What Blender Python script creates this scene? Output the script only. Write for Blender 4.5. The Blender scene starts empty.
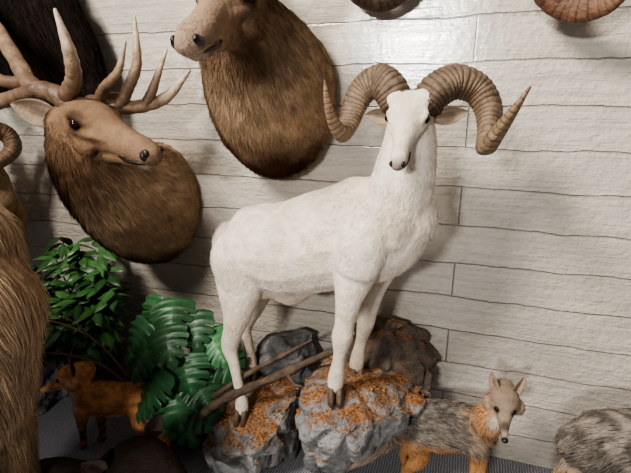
import bpy, bmesh, math, random
import numpy as np
from mathutils import Vector, Matrix, noise
rng=np.random.default_rng(7); random.seed(7)
SC=bpy.context.scene
CM=0.01
def nrm(v):
    v=np.asarray(v,float); return v/(np.linalg.norm(v)+1e-9)
# ---------------------------------------------------------------- materials
def new_mat(name):
    m=bpy.data.materials.new(name); m.use_nodes=True
    nt=m.node_tree; return m,nt,nt.nodes['Principled BSDF']
def attr_mat(name,rough=.8,bscale=60,bstr=.3,var=.25,spec=.3,vscale=None):
    m,nt,b=new_mat(name); N=nt.nodes; L=nt.links
    a=N.new('ShaderNodeAttribute'); a.attribute_name='Col'
    tc=N.new('ShaderNodeTexCoord')
    n=N.new('ShaderNodeTexNoise'); n.inputs['Scale'].default_value=vscale or bscale*.4; n.inputs['Detail'].default_value=5
    L.new(tc.outputs['Object'],n.inputs['Vector'])
    mr=N.new('ShaderNodeMapRange'); mr.inputs['From Min'].default_value=.3; mr.inputs['From Max'].default_value=.7
    mr.inputs['To Min'].default_value=1-var; mr.inputs['To Max'].default_value=1+var
    L.new(n.outputs['Fac'],mr.inputs['Value'])
    mx=N.new('ShaderNodeVectorMath'); mx.operation='SCALE'
    L.new(a.outputs['Color'],mx.inputs[0]); L.new(mr.outputs[0],mx.inputs['Scale'])
    L.new(mx.outputs[0],b.inputs['Base Color'])
    b.inputs['Roughness'].default_value=rough; b.inputs['Specular IOR Level'].default_value=spec
    if bstr>0:
        n2=N.new('ShaderNodeTexNoise'); n2.inputs['Scale'].default_value=bscale; n2.inputs['Detail'].default_value=6
        L.new(tc.outputs['Object'],n2.inputs['Vector'])
        bp=N.new('ShaderNodeBump'); bp.inputs['Strength'].default_value=bstr; bp.inputs['Distance'].default_value=.01
        L.new(n2.outputs['Fac'],bp.inputs['Height']); L.new(bp.outputs[0],b.inputs['Normal'])
    return m
MAT={}
MAT['fur']=attr_mat('fur_skin',.9,80,.4,.15,.05)
MAT['hair']=attr_mat('fur_strands',.8,30,0,.12,.06)
MAT['horn']=attr_mat('horn_keratin',.55,90,.5,.35,.35)
MAT['antler']=attr_mat('antler_bone',.45,70,.4,.35,.4)
MAT['leaf']=attr_mat('leaf_green',.38,40,.1,.25,.45)
MAT['bark']=attr_mat('bark',.85,60,.8,.4,.2)
MAT['nose']=attr_mat('nose_leather',.3,200,.3,.1,.5)
MAT['pot']=attr_mat('pot_ceramic',.5,20,.15,.2,.4)
m,nt,b=new_mat('glass_eye'); b.inputs['Base Color'].default_value=(.012,.007,.004,1); b.inputs['Roughness'].default_value=.12; b.inputs['Specular IOR Level'].default_value=.35
MAT['eye']=m
# ---------------------------------------------------------------- mesh helpers
def mesh_obj(name,V,F,C,mat,smooth=True):
    me=bpy.data.meshes.new(name); me.from_pydata([tuple(v) for v in np.asarray(V)*CM],[],F); me.update()
    ca=me.color_attributes.new('Col','FLOAT_COLOR','POINT')
    C=np.asarray(C,float)
    if C.ndim==1: C=np.tile(C,(len(V),1))
    ca.data.foreach_set('color',np.hstack([C[:,:3],np.ones((len(C),1))]).ravel().astype(np.float32))
    me.materials.append(mat)
    if smooth: me.polygons.foreach_set('use_smooth',[True]*len(me.polygons))
    o=bpy.data.objects.new(name,me); SC.collection.objects.link(o); return o
def make_empty(name,loc):
    e=bpy.data.objects.new(name,None); e.location=[c*CM for c in loc]; e.empty_display_size=.05
    SC.collection.objects.link(e); return e
def adopt(e,kids):
    for k in kids:
        k.parent=e; k.matrix_parent_inverse=Matrix.Translation(-Vector(e.location))
def catmull(P,seg):
    P=np.asarray(P,float); n=len(P); out=[]
    for i in range(n-1):
        p0=P[i-1] if i>0 else 2*P[0]-P[1]; p1=P[i]; p2=P[i+1]; p3=P[i+2] if i+2<n else 2*P[-1]-P[-2]
        for k in range(seg):
            t=k/seg
            out.append(.5*((2*p1)+(-p0+p2)*t+(2*p0-5*p1+4*p2-p3)*t*t+(-p0+3*p1-3*p2+p3)*t**3))
    out.append(P[-1]); return np.array(out)
def tube_mesh(pts,lat=(0,1,0),n=16,seg=6,flat=(0,0),ridge=None,shape=None):
    P=np.array([list(p)+[p[3]]*(5-len(p)) for p in pts],float)
    D=catmull(P,seg); D[:,3:]=np.maximum(D[:,3:],.05); m=len(D)
    T=np.gradient(D[:,:3],axis=0); T/= (np.linalg.norm(T,axis=1,keepdims=True)+1e-9)
    S=np.zeros((m,3))
    if lat is None:
        s=np.cross(T[0],[0,0,1.]); 
        if np.linalg.norm(s)<.1: s=np.cross(T[0],[1.,0,0])
        s=nrm(s)
        for i in range(m):
            s=nrm(s-np.dot(s,T[i])*T[i]); S[i]=s
    else:
        lat=np.asarray(lat,float); s0=None
        for i in range(m):
            s=lat-np.dot(lat,T[i])*T[i]
            if np.linalg.norm(s)<.15 and s0 is not None: s=s0-np.dot(s0,T[i])*T[i]
            s0=nrm(s); S[i]=s0
    U=np.cross(T,S)
    if ridge is not None:
        k=ridge(np.linspace(0,1,m)); D[:,3]*=k; D[:,4]*=k
    rings=[]; info=[]
    def ring(c,s,u,a,bb):
        an=np.linspace(0,2*math.pi,n,endpoint=False)
        ra=np.ones(n) if shape is None else shape(an)
        return c+np.outer(np.cos(an)*a*ra,s)+np.outer(np.sin(an)*bb*ra,u)
    if not flat[0]:
        for a in (82,55,28):
            a=math.radians(a); r=min(D[0,3],D[0,4])
            rings.append(ring(D[0,:3]-T[0]*r*math.sin(a),S[0],U[0],D[0,3]*math.cos(a),D[0,4]*math.cos(a))); info.append(0)
    for i in range(m):
        rings.append(ring(D[i,:3],S[i],U[i],D[i,3],D[i,4])); info.append(i)
    if not flat[1]:
        for a in (28,55,82):
            a=math.radians(a); r=min(D[-1,3],D[-1,4])
            rings.append(ring(D[-1,:3]+T[-1]*r*math.sin(a),S[-1],U[-1],D[-1,3]*math.cos(a),D[-1,4]*math.cos(a))); info.append(m-1)
    V=np.vstack(rings); F=[]
    R=len(rings)
    for i in range(R-1):
        for j in range(n):
            k=(j+1)%n; F.append((i*n+j,i*n+k,(i+1)*n+k,(i+1)*n+j))
    F.append(tuple(range(n-1,-1,-1))); F.append(tuple((R-1)*n+j for j in range(n)))
    return V,F,D,T,np.repeat(np.array(info)/max(1,m-1),n)
def ramp(cols,t):
    cols=np.asarray(cols,float)
    if cols.ndim==1: return np.tile(cols,(len(t),1))
    x=np.linspace(0,1,len(cols)); return np.stack([np.interp(t,x,cols[:,k]) for k in range(3)],1)
def sphere(c,r,n=16,axes=None):
    V=[];F=[]
    r=np.ones(3)*np.asarray(r,float)
    A=np.eye(3) if axes is None else np.array(axes)
    for i in range(n+1):
        th=min(max(math.pi*i/n,.02),math.pi-.02)
        for j in range(n):
            a=2*math.pi*j/n
            p=np.array([math.sin(th)*math.cos(a)*r[0],math.sin(th)*math.sin(a)*r[1],math.cos(th)*r[2]])
            V.append(np.asarray(c,float)+p@A)
    for i in range(n):
        for j in range(n):
            k=(j+1)%n; F.append((i*n+j,(i+1)*n+j,(i+1)*n+k,i*n+k))
    F.append(tuple(range(n))); F.append(tuple(n*n+j for j in range(n-1,-1,-1)))
    return np.array(V),F
class Acc:
    def __init__(s): s.V=[];s.F=[];s.C=[];s.n=0
    def add(s,V,F,C):
        V=np.asarray(V,float); C=np.asarray(C,float)
        if C.ndim==1: C=np.tile(C,(len(V),1))
        s.V.append(V); s.C.append(C); s.F+= [tuple(i+s.n for i in f) for f in F]; s.n+=len(V)
    def obj(s,name,mat,smooth=True): return mesh_obj(name,np.vstack(s.V),s.F,np.vstack(s.C),mat,smooth)
class Beast:
    def __init__(s,name):
        s.name=name; s.body=Acc(); s.S=[]; s.paint=None; s.parts={}
    def part(s,name,mat):
        if name not in s.parts: s.parts[name]=(Acc(),mat)
        return s.parts[name][0]
    def tube(s,pts,col,fur=1.5,comb=-1,lat=(0,1,0),**k):
        V,F,D,T,t=tube_mesh(pts,lat=lat,**k); s.body.add(V,F,(0,0,0))
        tt=np.linspace(0,1,len(D)); C=ramp(col,tt)
        fu=np.interp(tt,np.linspace(0,1,len(fur)),fur) if isinstance(fur,(list,tuple)) else np.ones(len(D))*fur
        for i in range(len(D)): s.S.append((*D[i,:3],(D[i,3]+D[i,4])/2,*C[i],fu[i],*(T[i]*comb)))
    def ell(s,c,r,col,fur=1.5,axes=None,comb=(0,0,-1)):
        V,F=sphere(c,r,14,axes); s.body.add(V,F,(0,0,0))
        s.S.append((*c,float(np.mean(r)),*col,fur,*comb))
    def ear(s,base,tip,facing,w,cout,cin,pointed=False,cup=.5):
        base=np.array(base,float); tip=np.array(tip,float); ax=tip-base
        fa=np.array(facing,float); fa=nrm(fa-np.dot(fa,nrm(ax))*nrm(ax)); sd=np.cross(nrm(ax),fa)
        nu,nv=12,10; acc=s.part('ears',MAT['fur'])
        def prof(u):
            if pointed: return (1-u)**.7*(.8+.5*u)+.02
            return max(.05,math.sin(math.pi*(.13+.87*u)**.9)**.8) if u<1 else .05
        L=[]
        for off in (0,-.14):
            V=[]
            for i in range(nu+1):
                u=i/nu; ww=w*prof(u)
                for j in range(nv+1):
                    v=-1+2*j/nv
                    V.append(base+ax*u+sd*ww*v*(1 if off==0 else 1.04)+fa*(cup*ww*(v*v-.5)+off*w-.15*w*u*u))
            L.append(np.array(V))
        st=nv+1
        F=[(i*st+j,i*st+j+1,(i+1)*st+j+1,(i+1)*st+j) for i in range(nu) for j in range(nv)]
        F2=[tuple(reversed(f)) for f in F]
        n0=len(L[0])
        rim=[(i*st,(i+1)*st,(i+1)*st+n0,i*st+n0) for i in range(nu)]+[(i*st+nv+n0,(i+1)*st+nv+n0,(i+1)*st+nv,i*st+nv) for i in range(nu)]
        rim+=[(nu*st+j,nu*st+j+1,nu*st+j+1+n0,nu*st+j+n0) for j in range(nv)]
        ci=np.tile(cin,(n0,1)); 
        for q in range(n0):
            v=abs(-1+2*(q%st)/nv); u=(q//st)/nu; ci[q]=np.array(cin)*(1 if .25<v<.85 else (.55 if v<.3 and u<.6 else .8))
        acc.add(np.vstack(L),F+[tuple(i+n0 for i in f) for f in F2]+rim,np.vstack([ci,np.tile(cout,(n0,1))]))
    def build(s,voxel=.8,smooth=6,nhair=20000,hr=.06,lift=.35,sigma=2.5,droop=.25,origin=None,griz=.13,clump=.25):
        tmp=mesh_obj('tmp',np.vstack(s.body.V),s.body.F,(0,0,0),MAT['fur'])
        md=tmp.modifiers.new('r','REMESH'); md.mode='VOXEL'; md.voxel_size=voxel*CM; md.use_smooth_shade=True
        sm=tmp.modifiers.new('s','SMOOTH'); sm.factor=.6; sm.iterations=smooth
        dg=bpy.context.evaluated_depsgraph_get(); ev=tmp.evaluated_get(dg)
        me=bpy.data.meshes.new_from_object(ev); bpy.data.objects.remove(tmp)
        nv=len(me.vertices); co=np.zeros(nv*3,np.float32); me.vertices.foreach_get('co',co); co=co.reshape(-1,3)/CM
        S=np.array(s.S); out=np.zeros((nv,7))
        for a in range(0,nv,4000):
            q=co[a:a+4000]; d=np.linalg.norm(q[:,None,:]-S[None,:,:3],axis=2)-S[None,:,3]
            d-=d.min(1,keepdims=True); w=np.exp(-d/sigma); w/=w.sum(1,keepdims=True)
            out[a:a+4000]=w@S[:,4:11]
        Q=out; col=Q[:,:3].copy()
        if s.paint is not None: col=s.paint(co,col)
        col=np.clip(col,0.003,1)
        ca=me.color_attributes.new('Col','FLOAT_COLOR','POINT')
        ca.data.foreach_set('color',np.hstack([col,np.ones((nv,1))]).ravel().astype(np.float32))
        me.materials.clear(); me.materials.append(MAT['fur'])
        me.polygons.foreach_set('use_smooth',[True]*len(me.polygons))
        body=bpy.data.objects.new('body',me); SC.collection.objects.link(body)
        kids=[body]
        if nhair>0:
            me.calc_loop_triangles(); nt=len(me.loop_triangles)
            tri=np.zeros(nt*3,np.int32); me.loop_triangles.foreach_get('vertices',tri); tri=tri.reshape(-1,3)
            vn=np.zeros(nv*3,np.float32); me.vertices.foreach_get('normal',vn); vn=vn.reshape(-1,3)
            A=co[tri]; ar=np.linalg.norm(np.cross(A[:,1]-A[:,0],A[:,2]-A[:,0]),axis=1)
            ft=np.maximum(Q[tri[:,0],3],.25); ar=ar/ft**.75
            idx=rng.choice(nt,nhair,p=ar/ar.sum()); r1=np.sqrt(rng.random(nhair)); r2=rng.random(nhair)
            w=np.stack([1-r1,r1*(1-r2),r1*r2],1)[:,:,None]
            root=(co[tri[idx]]*w).sum(1); nn=(vn[tri[idx]]*w).sum(1); nn/=np.linalg.norm(nn,axis=1,keepdims=True)+1e-9
            hc=(col[tri[idx]]*w).sum(1); qq=(Q[tri[idx]]*w).sum(1)
            comb=qq[:,4:7]; fur=qq[:,3]; fm=np.median(fur)
            comb=comb-(comb*nn).sum(1,keepdims=True)*nn
            comb/=np.linalg.norm(comb,axis=1,keepdims=True)+1e-6
            rl_=root.tolist()
            nz=np.array([noise.noise_vector(Vector(p)*.16) for p in rl_])+.6*np.array([noise.noise_vector(Vector(p)*.5) for p in rl_])
            nz2=np.array([noise.noise(Vector(p)*.35) for p in rl_])
            rl=lift*(.6+.8*rng.random((nhair,1)))
            d=comb+nn*rl+nz*clump+rng.normal(0,.12,(nhair,3)); d/=np.linalg.norm(d,axis=1,keepdims=True)
            ln=(fur*(.6+.6*rng.random(nhair)))[:,None]
            k=4; P=np.zeros((nhair,k,3))
            for i in range(k):
                u=i/(k-1)
                P[:,i]=root-nn*.1+d*ln*u+(comb*.25+np.array([0,0,-droop])-nn*lift*.5)*ln*u*u
            P[:,:,1]=np.minimum(P[:,:,1],-.2)
            hc=hc*(1+.32*nz2[:,None]+rng.normal(0,griz,(nhair,1))); hc=np.clip(hc,.003,1)
            cu=bpy.data.hair_curves.new('fur'); cu.add_curves([k]*nhair)
            cu.position_data.foreach_set('vector',(P*CM).ravel().astype(np.float32))
            ra=cu.attributes.get('radius') or cu.attributes.new('radius','FLOAT','POINT')
            rs=np.clip(.5+.5*fur/fm,.55,1.3)[:,None]
            ra.data.foreach_set('value',(np.array([[1,.9,.65,.15]])*hr*CM*rs).ravel().astype(np.float32))
            c2=cu.attributes.new('Col','FLOAT_COLOR','CURVE')
            c2.data.foreach_set('color',np.hstack([hc,np.ones((nhair,1))]).ravel().astype(np.float32))
            cu.materials.append(MAT['hair'])
            ho=bpy.data.objects.new('fur_coat',cu); SC.collection.objects.link(ho); kids.append(ho)
        for pn,(acc,mat) in s.parts.items(): kids.append(acc.obj(pn,mat))
        lo=co.min(0); hi=co.max(0)
        e=make_empty(s.name,origin or ((lo[0]+hi[0])/2,(lo[1]+hi[1])/2,lo[2]))
        adopt(e,kids); return e
class Frame:
    def __init__(s,o,f,up,L,w=1):
        s.o=np.array(o,float); s.f=nrm(f); s.l=nrm(np.cross(up,s.f)); s.u=np.cross(s.f,s.l); s.L=L; s.w=w
    def p(s,x,y,z): return s.o+s.L*(x*s.f+y*s.w*s.l+z*s.u)
    def r(s,*pt): return (*s.p(*pt[:3]),*(v*s.L for v in pt[3:]))
    def axes(s): return [s.f,s.l,s.u]
def spot(co,col,c,r,new,soft=.3):
    d=np.linalg.norm(co-np.asarray(c,float),axis=1); t=np.clip((r*(1+soft)-d)/(2*soft*r+1e-6),0,1); t=t*t*(3-2*t)
    return col*(1-t[:,None])+np.asarray(new)*t[:,None]
def lerp(col,t,new): 
    t=np.clip(t,0,1); t=(t*t*(3-2*t))[:,None]; return col*(1-t)+np.asarray(new)*t
def eye(b,c,r):
    V,F=sphere(c,r,12); b.part('eyes',MAT['eye']).add(V,F,(0.01,.01,.01))
def ungulate_head(b,o,f,up,L,w,face,muzz,nosec,fur=.5,lid=None,mz=1.0,es=1.0,ey=0.0):
    h=Frame(o,f,up,L,w); W=w; lid=lid or face
    b.tube([h.r(-.06,0,-.02,.15*W,.16),h.r(.12,0,.0,.18*W,.185),h.r(.28,0,.0,.18*W,.19),h.r(.42,0,-.01,.14*W,.175),h.r(.58,0,-.035,.10*W,.14),h.r(.74,0,-.055,.088*W*mz,.112),h.r(.86,0,-.065,.092*W*mz,.105),h.r(.95,0,-.075,.08*W*mz,.085)],
        [face,face,face,face,face,muzz,muzz,muzz],fur=fur,lat=h.l,seg=4)
    b.tube([h.r(.08,0,-.16,.1*W,.1),h.r(.28,0,-.2,.08*W,.09),h.r(.5,0,-.18,.055*W,.06),h.r(.75,0,-.165,.048*W,.045),h.r(.91,0,-.155,.052*W,.04)],[face,face,face,muzz,muzz],fur=fur,lat=h.l,seg=4)
    for sg in (1,-1):
        b.tube([h.r(.2,sg*.14,.09,.03),h.r(.31,sg*.165,.092,.035),h.r(.42,sg*.135,.06,.025)],lid,fur=fur*.6,lat=None)
        b.tube([h.r(.25,sg*.16,-.01,.028),h.r(.38,sg*.155,-.02,.028),h.r(.55,sg*.09,-.03,.03)],face,fur=fur*.6,lat=None)
        b.ell(h.p(.3,sg*.12,-.11),[L*.14,L*.055,L*.1],face,fur,h.axes(),comb=-h.f)
        eye(b,h.p(.325+ey,sg*.165,.045),L*.044*es)
        V,F=sphere(h.p(.985,sg*.055*mz,-.05),[L*.028,L*.022,L*.03],10,h.axes()); b.part('nostrils',MAT['nose']).add(V,F,(.006,.004,.004))
        V,F,_,_,_=tube_mesh([h.r(.68,sg*.07,-.14,.008),h.r(.8,sg*.082*mz,-.142,.012),h.r(.93,sg*.058*mz,-.132,.013),h.r(.99,0,-.128,.012)],lat=None,n=8,seg=4)
        b.part('mouth_line',MAT['nose']).add(V,F,(.012,.007,.006))
    V,F=sphere(h.p(.965,0,-.07),[L*.05,L*.085*W*mz,L*.06],16,h.axes()); b.part('nose_pad',MAT['nose']).add(V,F,nosec)
    return h
SN=.86
def canine_head(b,o,f,up,L,face,cheek,white,ear_out,ear_in,fur=1.2,es=1):
    h=Frame(o,f,up,L)
    b.tube([h.r(-.1,0,0,.2,.2),h.r(.13,0,.02,.26,.23),h.r(.3,0,.01,.215,.195),h.r(.42,0,-.045,.135,.14),h.r(.62,0,-.085,.078,.085),h.r(.8,0,-.105,.052,.055)],[face,face,face,face,face,face],fur=[fur,fur,fur*.6,fur*.3,fur*.2,.1],lat=h.l,seg=4)
    b.tube([h.r(.2,0,-.16,.15,.09),h.r(.45,0,-.165,.078,.05),h.r(.73,0,-.165,.04,.025)],white,fur=[fur,fur*.4,.1],lat=h.l,seg=4)
    for sg in (1,-1):
        b.ell(h.p(.14,sg*.22,-.1),[L*.15,L*.13,L*.13],cheek,fur*1.2,h.axes(),comb=-h.f*.7+h.l*sg*.8-h.u*.4)
        eye(b,h.p(.395,sg*.128,.06),L*.045)
        b.ear(h.p(.06,sg*.15,.12),h.p(-.02,sg*.27,.14+.40*es),h.f+h.l*sg*.25,L*.14*es,ear_out,ear_in,pointed=True,cup=.6)
        V,F,_,_,_=tube_mesh([h.r(.48,sg*.082,-.135,.01),h.r(.65,sg*.058,-.143,.01),h.r(.78,sg*.034,-.148,.008)],lat=None,n=6,seg=3); b.part('mouth_line',MAT['nose']).add(V,F,(.01,.01,.01))
    V,F=sphere(h.p(SN,0,-.09),[L*.05,L*.055,L*.045],10,h.axes()); b.part('nose_pad',MAT['nose']).add(V,F,(.01,.009,.009))
    return h
def hoof(b,c,col=(.10,.07,.05),d=(0,-1,0),r=3.0,h=4.2):
    c=np.array(c,float)
    fx=nrm(d); sx=np.cross([0,0,1],fx); acc=b.part('hooves',MAT['horn'])
    for sg in (1,-1):
        V=[];n=12
        for (z,sc,fo) in ((-.35,1.0,.35),(.5,.92,.2),(1,.72,0)):
            for j in range(n):
                a=2*math.pi*j/n
                V.append(c+sx*(sg*r*.45+math.cos(a)*r*.46*sc)+fx*(math.sin(a)*r*1.05*sc+fo*r)+np.array([0,0,z*h]))
        F=[(i*n+j,i*n+(j+1)%n,(i+1)*n+(j+1)%n,(i+1)*n+j) for i in range(2) for j in range(n)]+[tuple(range(n-1,-1,-1)),tuple(2*n+j for j in range(n))]
        acc.add(V,F,col)
def ram_horn(acc,pts,cols,nr=26,amp=.07):
    V,F,D,T,t=tube_mesh(pts,lat=None,n=20,seg=36,ridge=lambda u:1+amp*np.abs(np.sin(u*math.pi*nr+.6*np.sin(u*37)))**.6*(1-.6*u)-amp*.6,shape=lambda a:1+.10*np.cos(3*a))
    C=ramp(cols,t); C=C*(1-.45*(np.abs(np.sin(t*math.pi*nr+.6*np.sin(t*37)))<.35)[:,None]); acc.add(V,F,C)
# ================================================================= ROOM
def wall_mat():
    m,nt,b=new_mat('painted_board_formed_wall'); N=nt.nodes; L=nt.links
    def noi(vec,sc,det,ro=.5,dist=0):
        n=N.new('ShaderNodeTexNoise'); n.inputs['Scale'].default_value=sc; n.inputs['Detail'].default_value=det; n.inputs['Roughness'].default_value=ro; n.inputs['Distortion'].default_value=dist; L.new(vec,n.inputs['Vector']); return n.outputs
    def mrange(v,a,bb,c,d):
        r=N.new('ShaderNodeMapRange'); L.new(v,r.inputs['Value'])
        for k,x in zip(('From Min','From Max','To Min','To Max'),(a,bb,c,d)): r.inputs[k].default_value=x
        return r.outputs[0]
    def mth(op,a,bb):
        r=N.new('ShaderNodeMath'); r.operation=op
        for i,x in enumerate((a,bb)):
            if isinstance(x,(int,float)): r.inputs[i].default_value=x
            else: L.new(x,r.inputs[i])
        return r.outputs[0]
    tc=N.new('ShaderNodeTexCoord'); sp=N.new('ShaderNodeSeparateXYZ'); L.new(tc.outputs['Object'],sp.inputs[0])
    cb=N.new('ShaderNodeCombineXYZ'); L.new(sp.outputs['X'],cb.inputs[0]); L.new(sp.outputs['Z'],cb.inputs[1]); P=cb.outputs[0]
    nw=noi(P,3.5,6,.6)
    wv=N.new('ShaderNodeVectorMath'); wv.operation='MULTIPLY_ADD'; L.new(nw['Color'],wv.inputs[0]); wv.inputs[1].default_value=(0,.04,0); L.new(P,wv.inputs[2])
    br=N.new('ShaderNodeTexBrick'); L.new(wv.outputs[0],br.inputs['Vector'])
    for k,x in (('Scale',1),('Brick Width',3.4),('Row Height',.15),('Mortar Size',.0034),('Mortar Smooth',1.0),('Bias',0)): br.inputs[k].default_value=x
    br.inputs['Color1'].default_value=(.64,.58,.495,1); br.inputs['Color2'].default_value=(.67,.61,.525,1); br.inputs['Mortar'].default_value=(.56,.495,.415,1)
    mp=N.new('ShaderNodeMapping'); mp.inputs['Scale'].default_value=(2.4,38,1); L.new(P,mp.inputs[0])
    g=noi(mp.outputs[0],1,8,.7,1.0)['Fac']
    n3=noi(P,3,8)['Fac']; n4=noi(P,60,4,.7)['Fac']
    mu=mth('MULTIPLY',mth('MULTIPLY',mrange(n3,.3,.7,.85,1.07),mrange(g,.3,.7,.95,1.03)),mrange(n4,.35,.65,.95,1.03))
    sc=N.new('ShaderNodeVectorMath'); sc.operation='SCALE'; L.new(br.outputs['Color'],sc.inputs[0]); L.new(mu,sc.inputs['Scale']); L.new(sc.outputs[0],b.inputs['Base Color'])
    sepc=N.new('ShaderNodeSeparateColor'); L.new(br.outputs['Color'],sepc.inputs[0])
    h=mth('ADD',mth('MULTIPLY',br.outputs['Fac'],-.45),mth('MULTIPLY',g,1.2))
    h=mth('ADD',h,mth('MULTIPLY',noi(P,38,3)['Fac'],1.0)); h=mth('ADD',h,mth('MULTIPLY',n4,.7)); h=mth('ADD',h,mth('MULTIPLY',sepc.outputs[0],10.0))
    h=mth('ADD',h,mth('MULTIPLY',noi(P,7,5)['Fac'],2.4))
    bp=N.new('ShaderNodeBump'); bp.inputs['Strength'].default_value=1.0; bp.inputs['Distance'].default_value=.008; L.new(h,bp.inputs['Height']); L.new(bp.outputs[0],b.inputs['Normal'])
    b.inputs['Roughness'].default_value=.5; b.inputs['Specular IOR Level'].default_value=.4
    bc=N.new('ShaderNodeBump'); bc.inputs['Strength'].default_value=.14; bc.inputs['Distance'].default_value=.004; L.new(h,bc.inputs['Height']); L.new(bc.outputs[0],b.inputs['Coat Normal'])
    b.inputs['Coat Weight'].default_value=1.0; b.inputs['Coat Roughness'].default_value=.15; b.inputs['Coat IOR'].default_value=1.8
    return m
def box(name,lo,hi,mat):
    lo=np.array(lo)/CM; hi=np.array(hi)/CM
    V=[(x,y,z) for x in (lo[0],hi[0]) for y in (lo[1],hi[1]) for z in (lo[2],hi[2])]
    F=[(0,1,3,2),(4,6,7,5),(0,4,5,1),(2,3,7,6),(0,2,6,4),(1,5,7,3)]
    return mesh_obj(name,V,F,(.5,.5,.5),mat,False)
box('wall_back',(-5,0,0),(3.5,.12,3.4),wall_mat())
m,nt,b=new_mat('gray_carpet'); N=nt.nodes; L=nt.links
tc=N.new('ShaderNodeTexCoord'); n=N.new('ShaderNodeTexNoise'); n.inputs['Scale'].default_value=160; n.inputs['Detail'].default_value=3; L.new(tc.outputs['Object'],n.inputs['Vector'])
wv=N.new('ShaderNodeTexWave'); wv.inputs['Scale'].default_value=28; wv.inputs['Distortion'].default_value=3; wv.inputs['Detail'].default_value=2; L.new(tc.outputs['Object'],wv.inputs['Vector'])
ad=N.new('ShaderNodeMath'); ad.operation='MULTIPLY_ADD'; ad.inputs[1].default_value=.5; L.new(wv.outputs['Fac'],ad.inputs[0]); L.new(n.outputs['Fac'],ad.inputs[2])
cr=N.new('ShaderNodeValToRGB'); cr.color_ramp.elements[0].position=.4; cr.color_ramp.elements[0].color=(.10,.10,.11,1); cr.color_ramp.elements[1].position=.95; cr.color_ramp.elements[1].color=(.36,.36,.38,1)
L.new(ad.outputs[0],cr.inputs[0]); L.new(cr.outputs[0],b.inputs['Base Color']); b.inputs['Roughness'].default_value=.95
bp=N.new('ShaderNodeBump'); bp.inputs['Strength'].default_value=.6; bp.inputs['Distance'].default_value=.004; L.new(ad.outputs[0],bp.inputs['Height']); L.new(bp.outputs[0],b.inputs['Normal'])
box('floor',(-5,-6,-.1),(3.5,.12,0),m)
# ================================================================= DALL SHEEP
W1=(.76,.68,.585); W2=(.55,.44,.34); W3=(.64,.54,.44)
b=Beast('dall_sheep')
b.tube([(-83,-31,98,6.5,8.5),(-77,-32,97.5,12,14),(-68,-33,98,15.5,16),(-58,-34,98.5,16.5,17),(-46,-35,102.5,16.5,17.5),(-33,-37,107,15.5,18),(-24,-39,112,13.5,17.5),(-17,-41,118,9.5,13)],W1,fur=1.2)
b.tube([(-22,-40,112,11,13),(-18.5,-42,121,10.3,11),(-16.5,-44,130,9,9.3),(-15.5,-45,138,7.8,8),(-15.5,-45.5,145,6.5,6.8)],W1,fur=1.3,lat=(1,0,0))
b.tube([(-24,-49,118,4,6),(-27,-50.5,109,5,8),(-29,-51,100,4,7)],W1,1.0,comb=1)
b.tube([(-17,-30,115,4,6),(-20,-30,106,5,7),(-24,-31,98,4,6)],W1,1.0,comb=1)
b.tube([(-70,-42,104,4,6),(-75,-44,96,5,9),(-74,-44,86,4,7)],W1,1.0,comb=1)
b.ell((-76,-22,93),(10,6,12),W1,1.1)
b.tube([(-72,-41,84,3,6),(-64,-36,84,4,5),(-56,-35,82,5.5,4.5),(-50,-35,86,4,4)],W2,1.1)
b.tube([(-86,-31,102,2.6,2.6),(-89,-31,97,2,2),(-89.5,-31,91,1,1)],W1,comb=1)
b.tube([(-74,-41,95,6.5,11),(-74.5,-42,84,5.6,9),(-75.5,-42.5,75,4,6.2),(-78,-42,66,2.8,4.1),(-80.5,-41,58,2.2,3.6),(-79,-41,51,1.9,2.4),(-77,-42,42,1.8,2.1),(-75.5,-43,36,2.5,2.7),(-75,-44,33,2.5,2.7)],[W1,W1,W1,W3,W3,W3],fur=[1.1,.9,.5,.35],comb=1)
b.tube([(-75,-23,92,6,10),(-76,-22,80,5.2,8),(-79,-21,68,3.6,5),(-84,-21,57,2.4,3.6),(-83,-21,49,2.0,2.4),(-81.5,-21,41,2.0,2.2),(-81,-22,36,2.6,2.8)],[W1,W1,W3,W2],fur=[1.0,.8,.4,.35],comb=1)
b.tube([(-28,-47,106,6,9),(-30,-49,97,4.6,6.8),(-31.5,-50,88,3.2,4.3),(-32.5,-50,80,2.7,3.3),(-33.2,-50,75,3.0,3.6),(-34,-50,68,1.9,2.2),(-35,-50,60,2.6,2.9),(-35.2,-50.5,56.5,2.5,2.7)],[W1,W1,W1,W3,W3,W3],fur=[1.1,.8,.5,.35],comb=1)
b.tube([(-23,-33,104,6,9),(-25,-31,94,4.4,6.4),(-27,-30,85,3.2,4.2),(-28.5,-30,77,2.8,3.4),(-29.5,-30,71,2.9,3.3),(-31,-30,63,1.9,2.2),(-32,-31,56,2.6,2.8),(-32.2,-31.5,53,2.5,2.7)],[W1,W1,W1,W3,W2,W3],fur=[1.0,.7,.45,.35],comb=1)
hd=ungulate_head(b,(-15.5,-45,149),(-.03,-.82,-.57),(0,-.5,.8),24,1.28,W1,(.66,.58,.50),(.06,.05,.047),.35,lid=W3,mz=.86,es=1.0,ey=.01)
for sg in (1,-1): b.ell(hd.p(.08,sg*.11,.12),(3.6,3.4,3.0),W1,.5)
b.ell(hd.p(.1,0,.13),(4,3,2.6),W1,.6)
for c,d in (((-75,-44.5,29.5),(.2,-1,0)),((-81,-22.5,32),(.3,-1,0)),((-35,-51,52.6),(.3,-1,0)),((-32,-32,49.2),(.4,-1,0))): hoof(b,c,(.13,.09,.06),d)
HC=[(.11,.074,.047),(.145,.098,.062),(.18,.122,.076),(.20,.137,.083),(.21,.127,.07)]
acc=b.part('horns',MAT['horn'])
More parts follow.
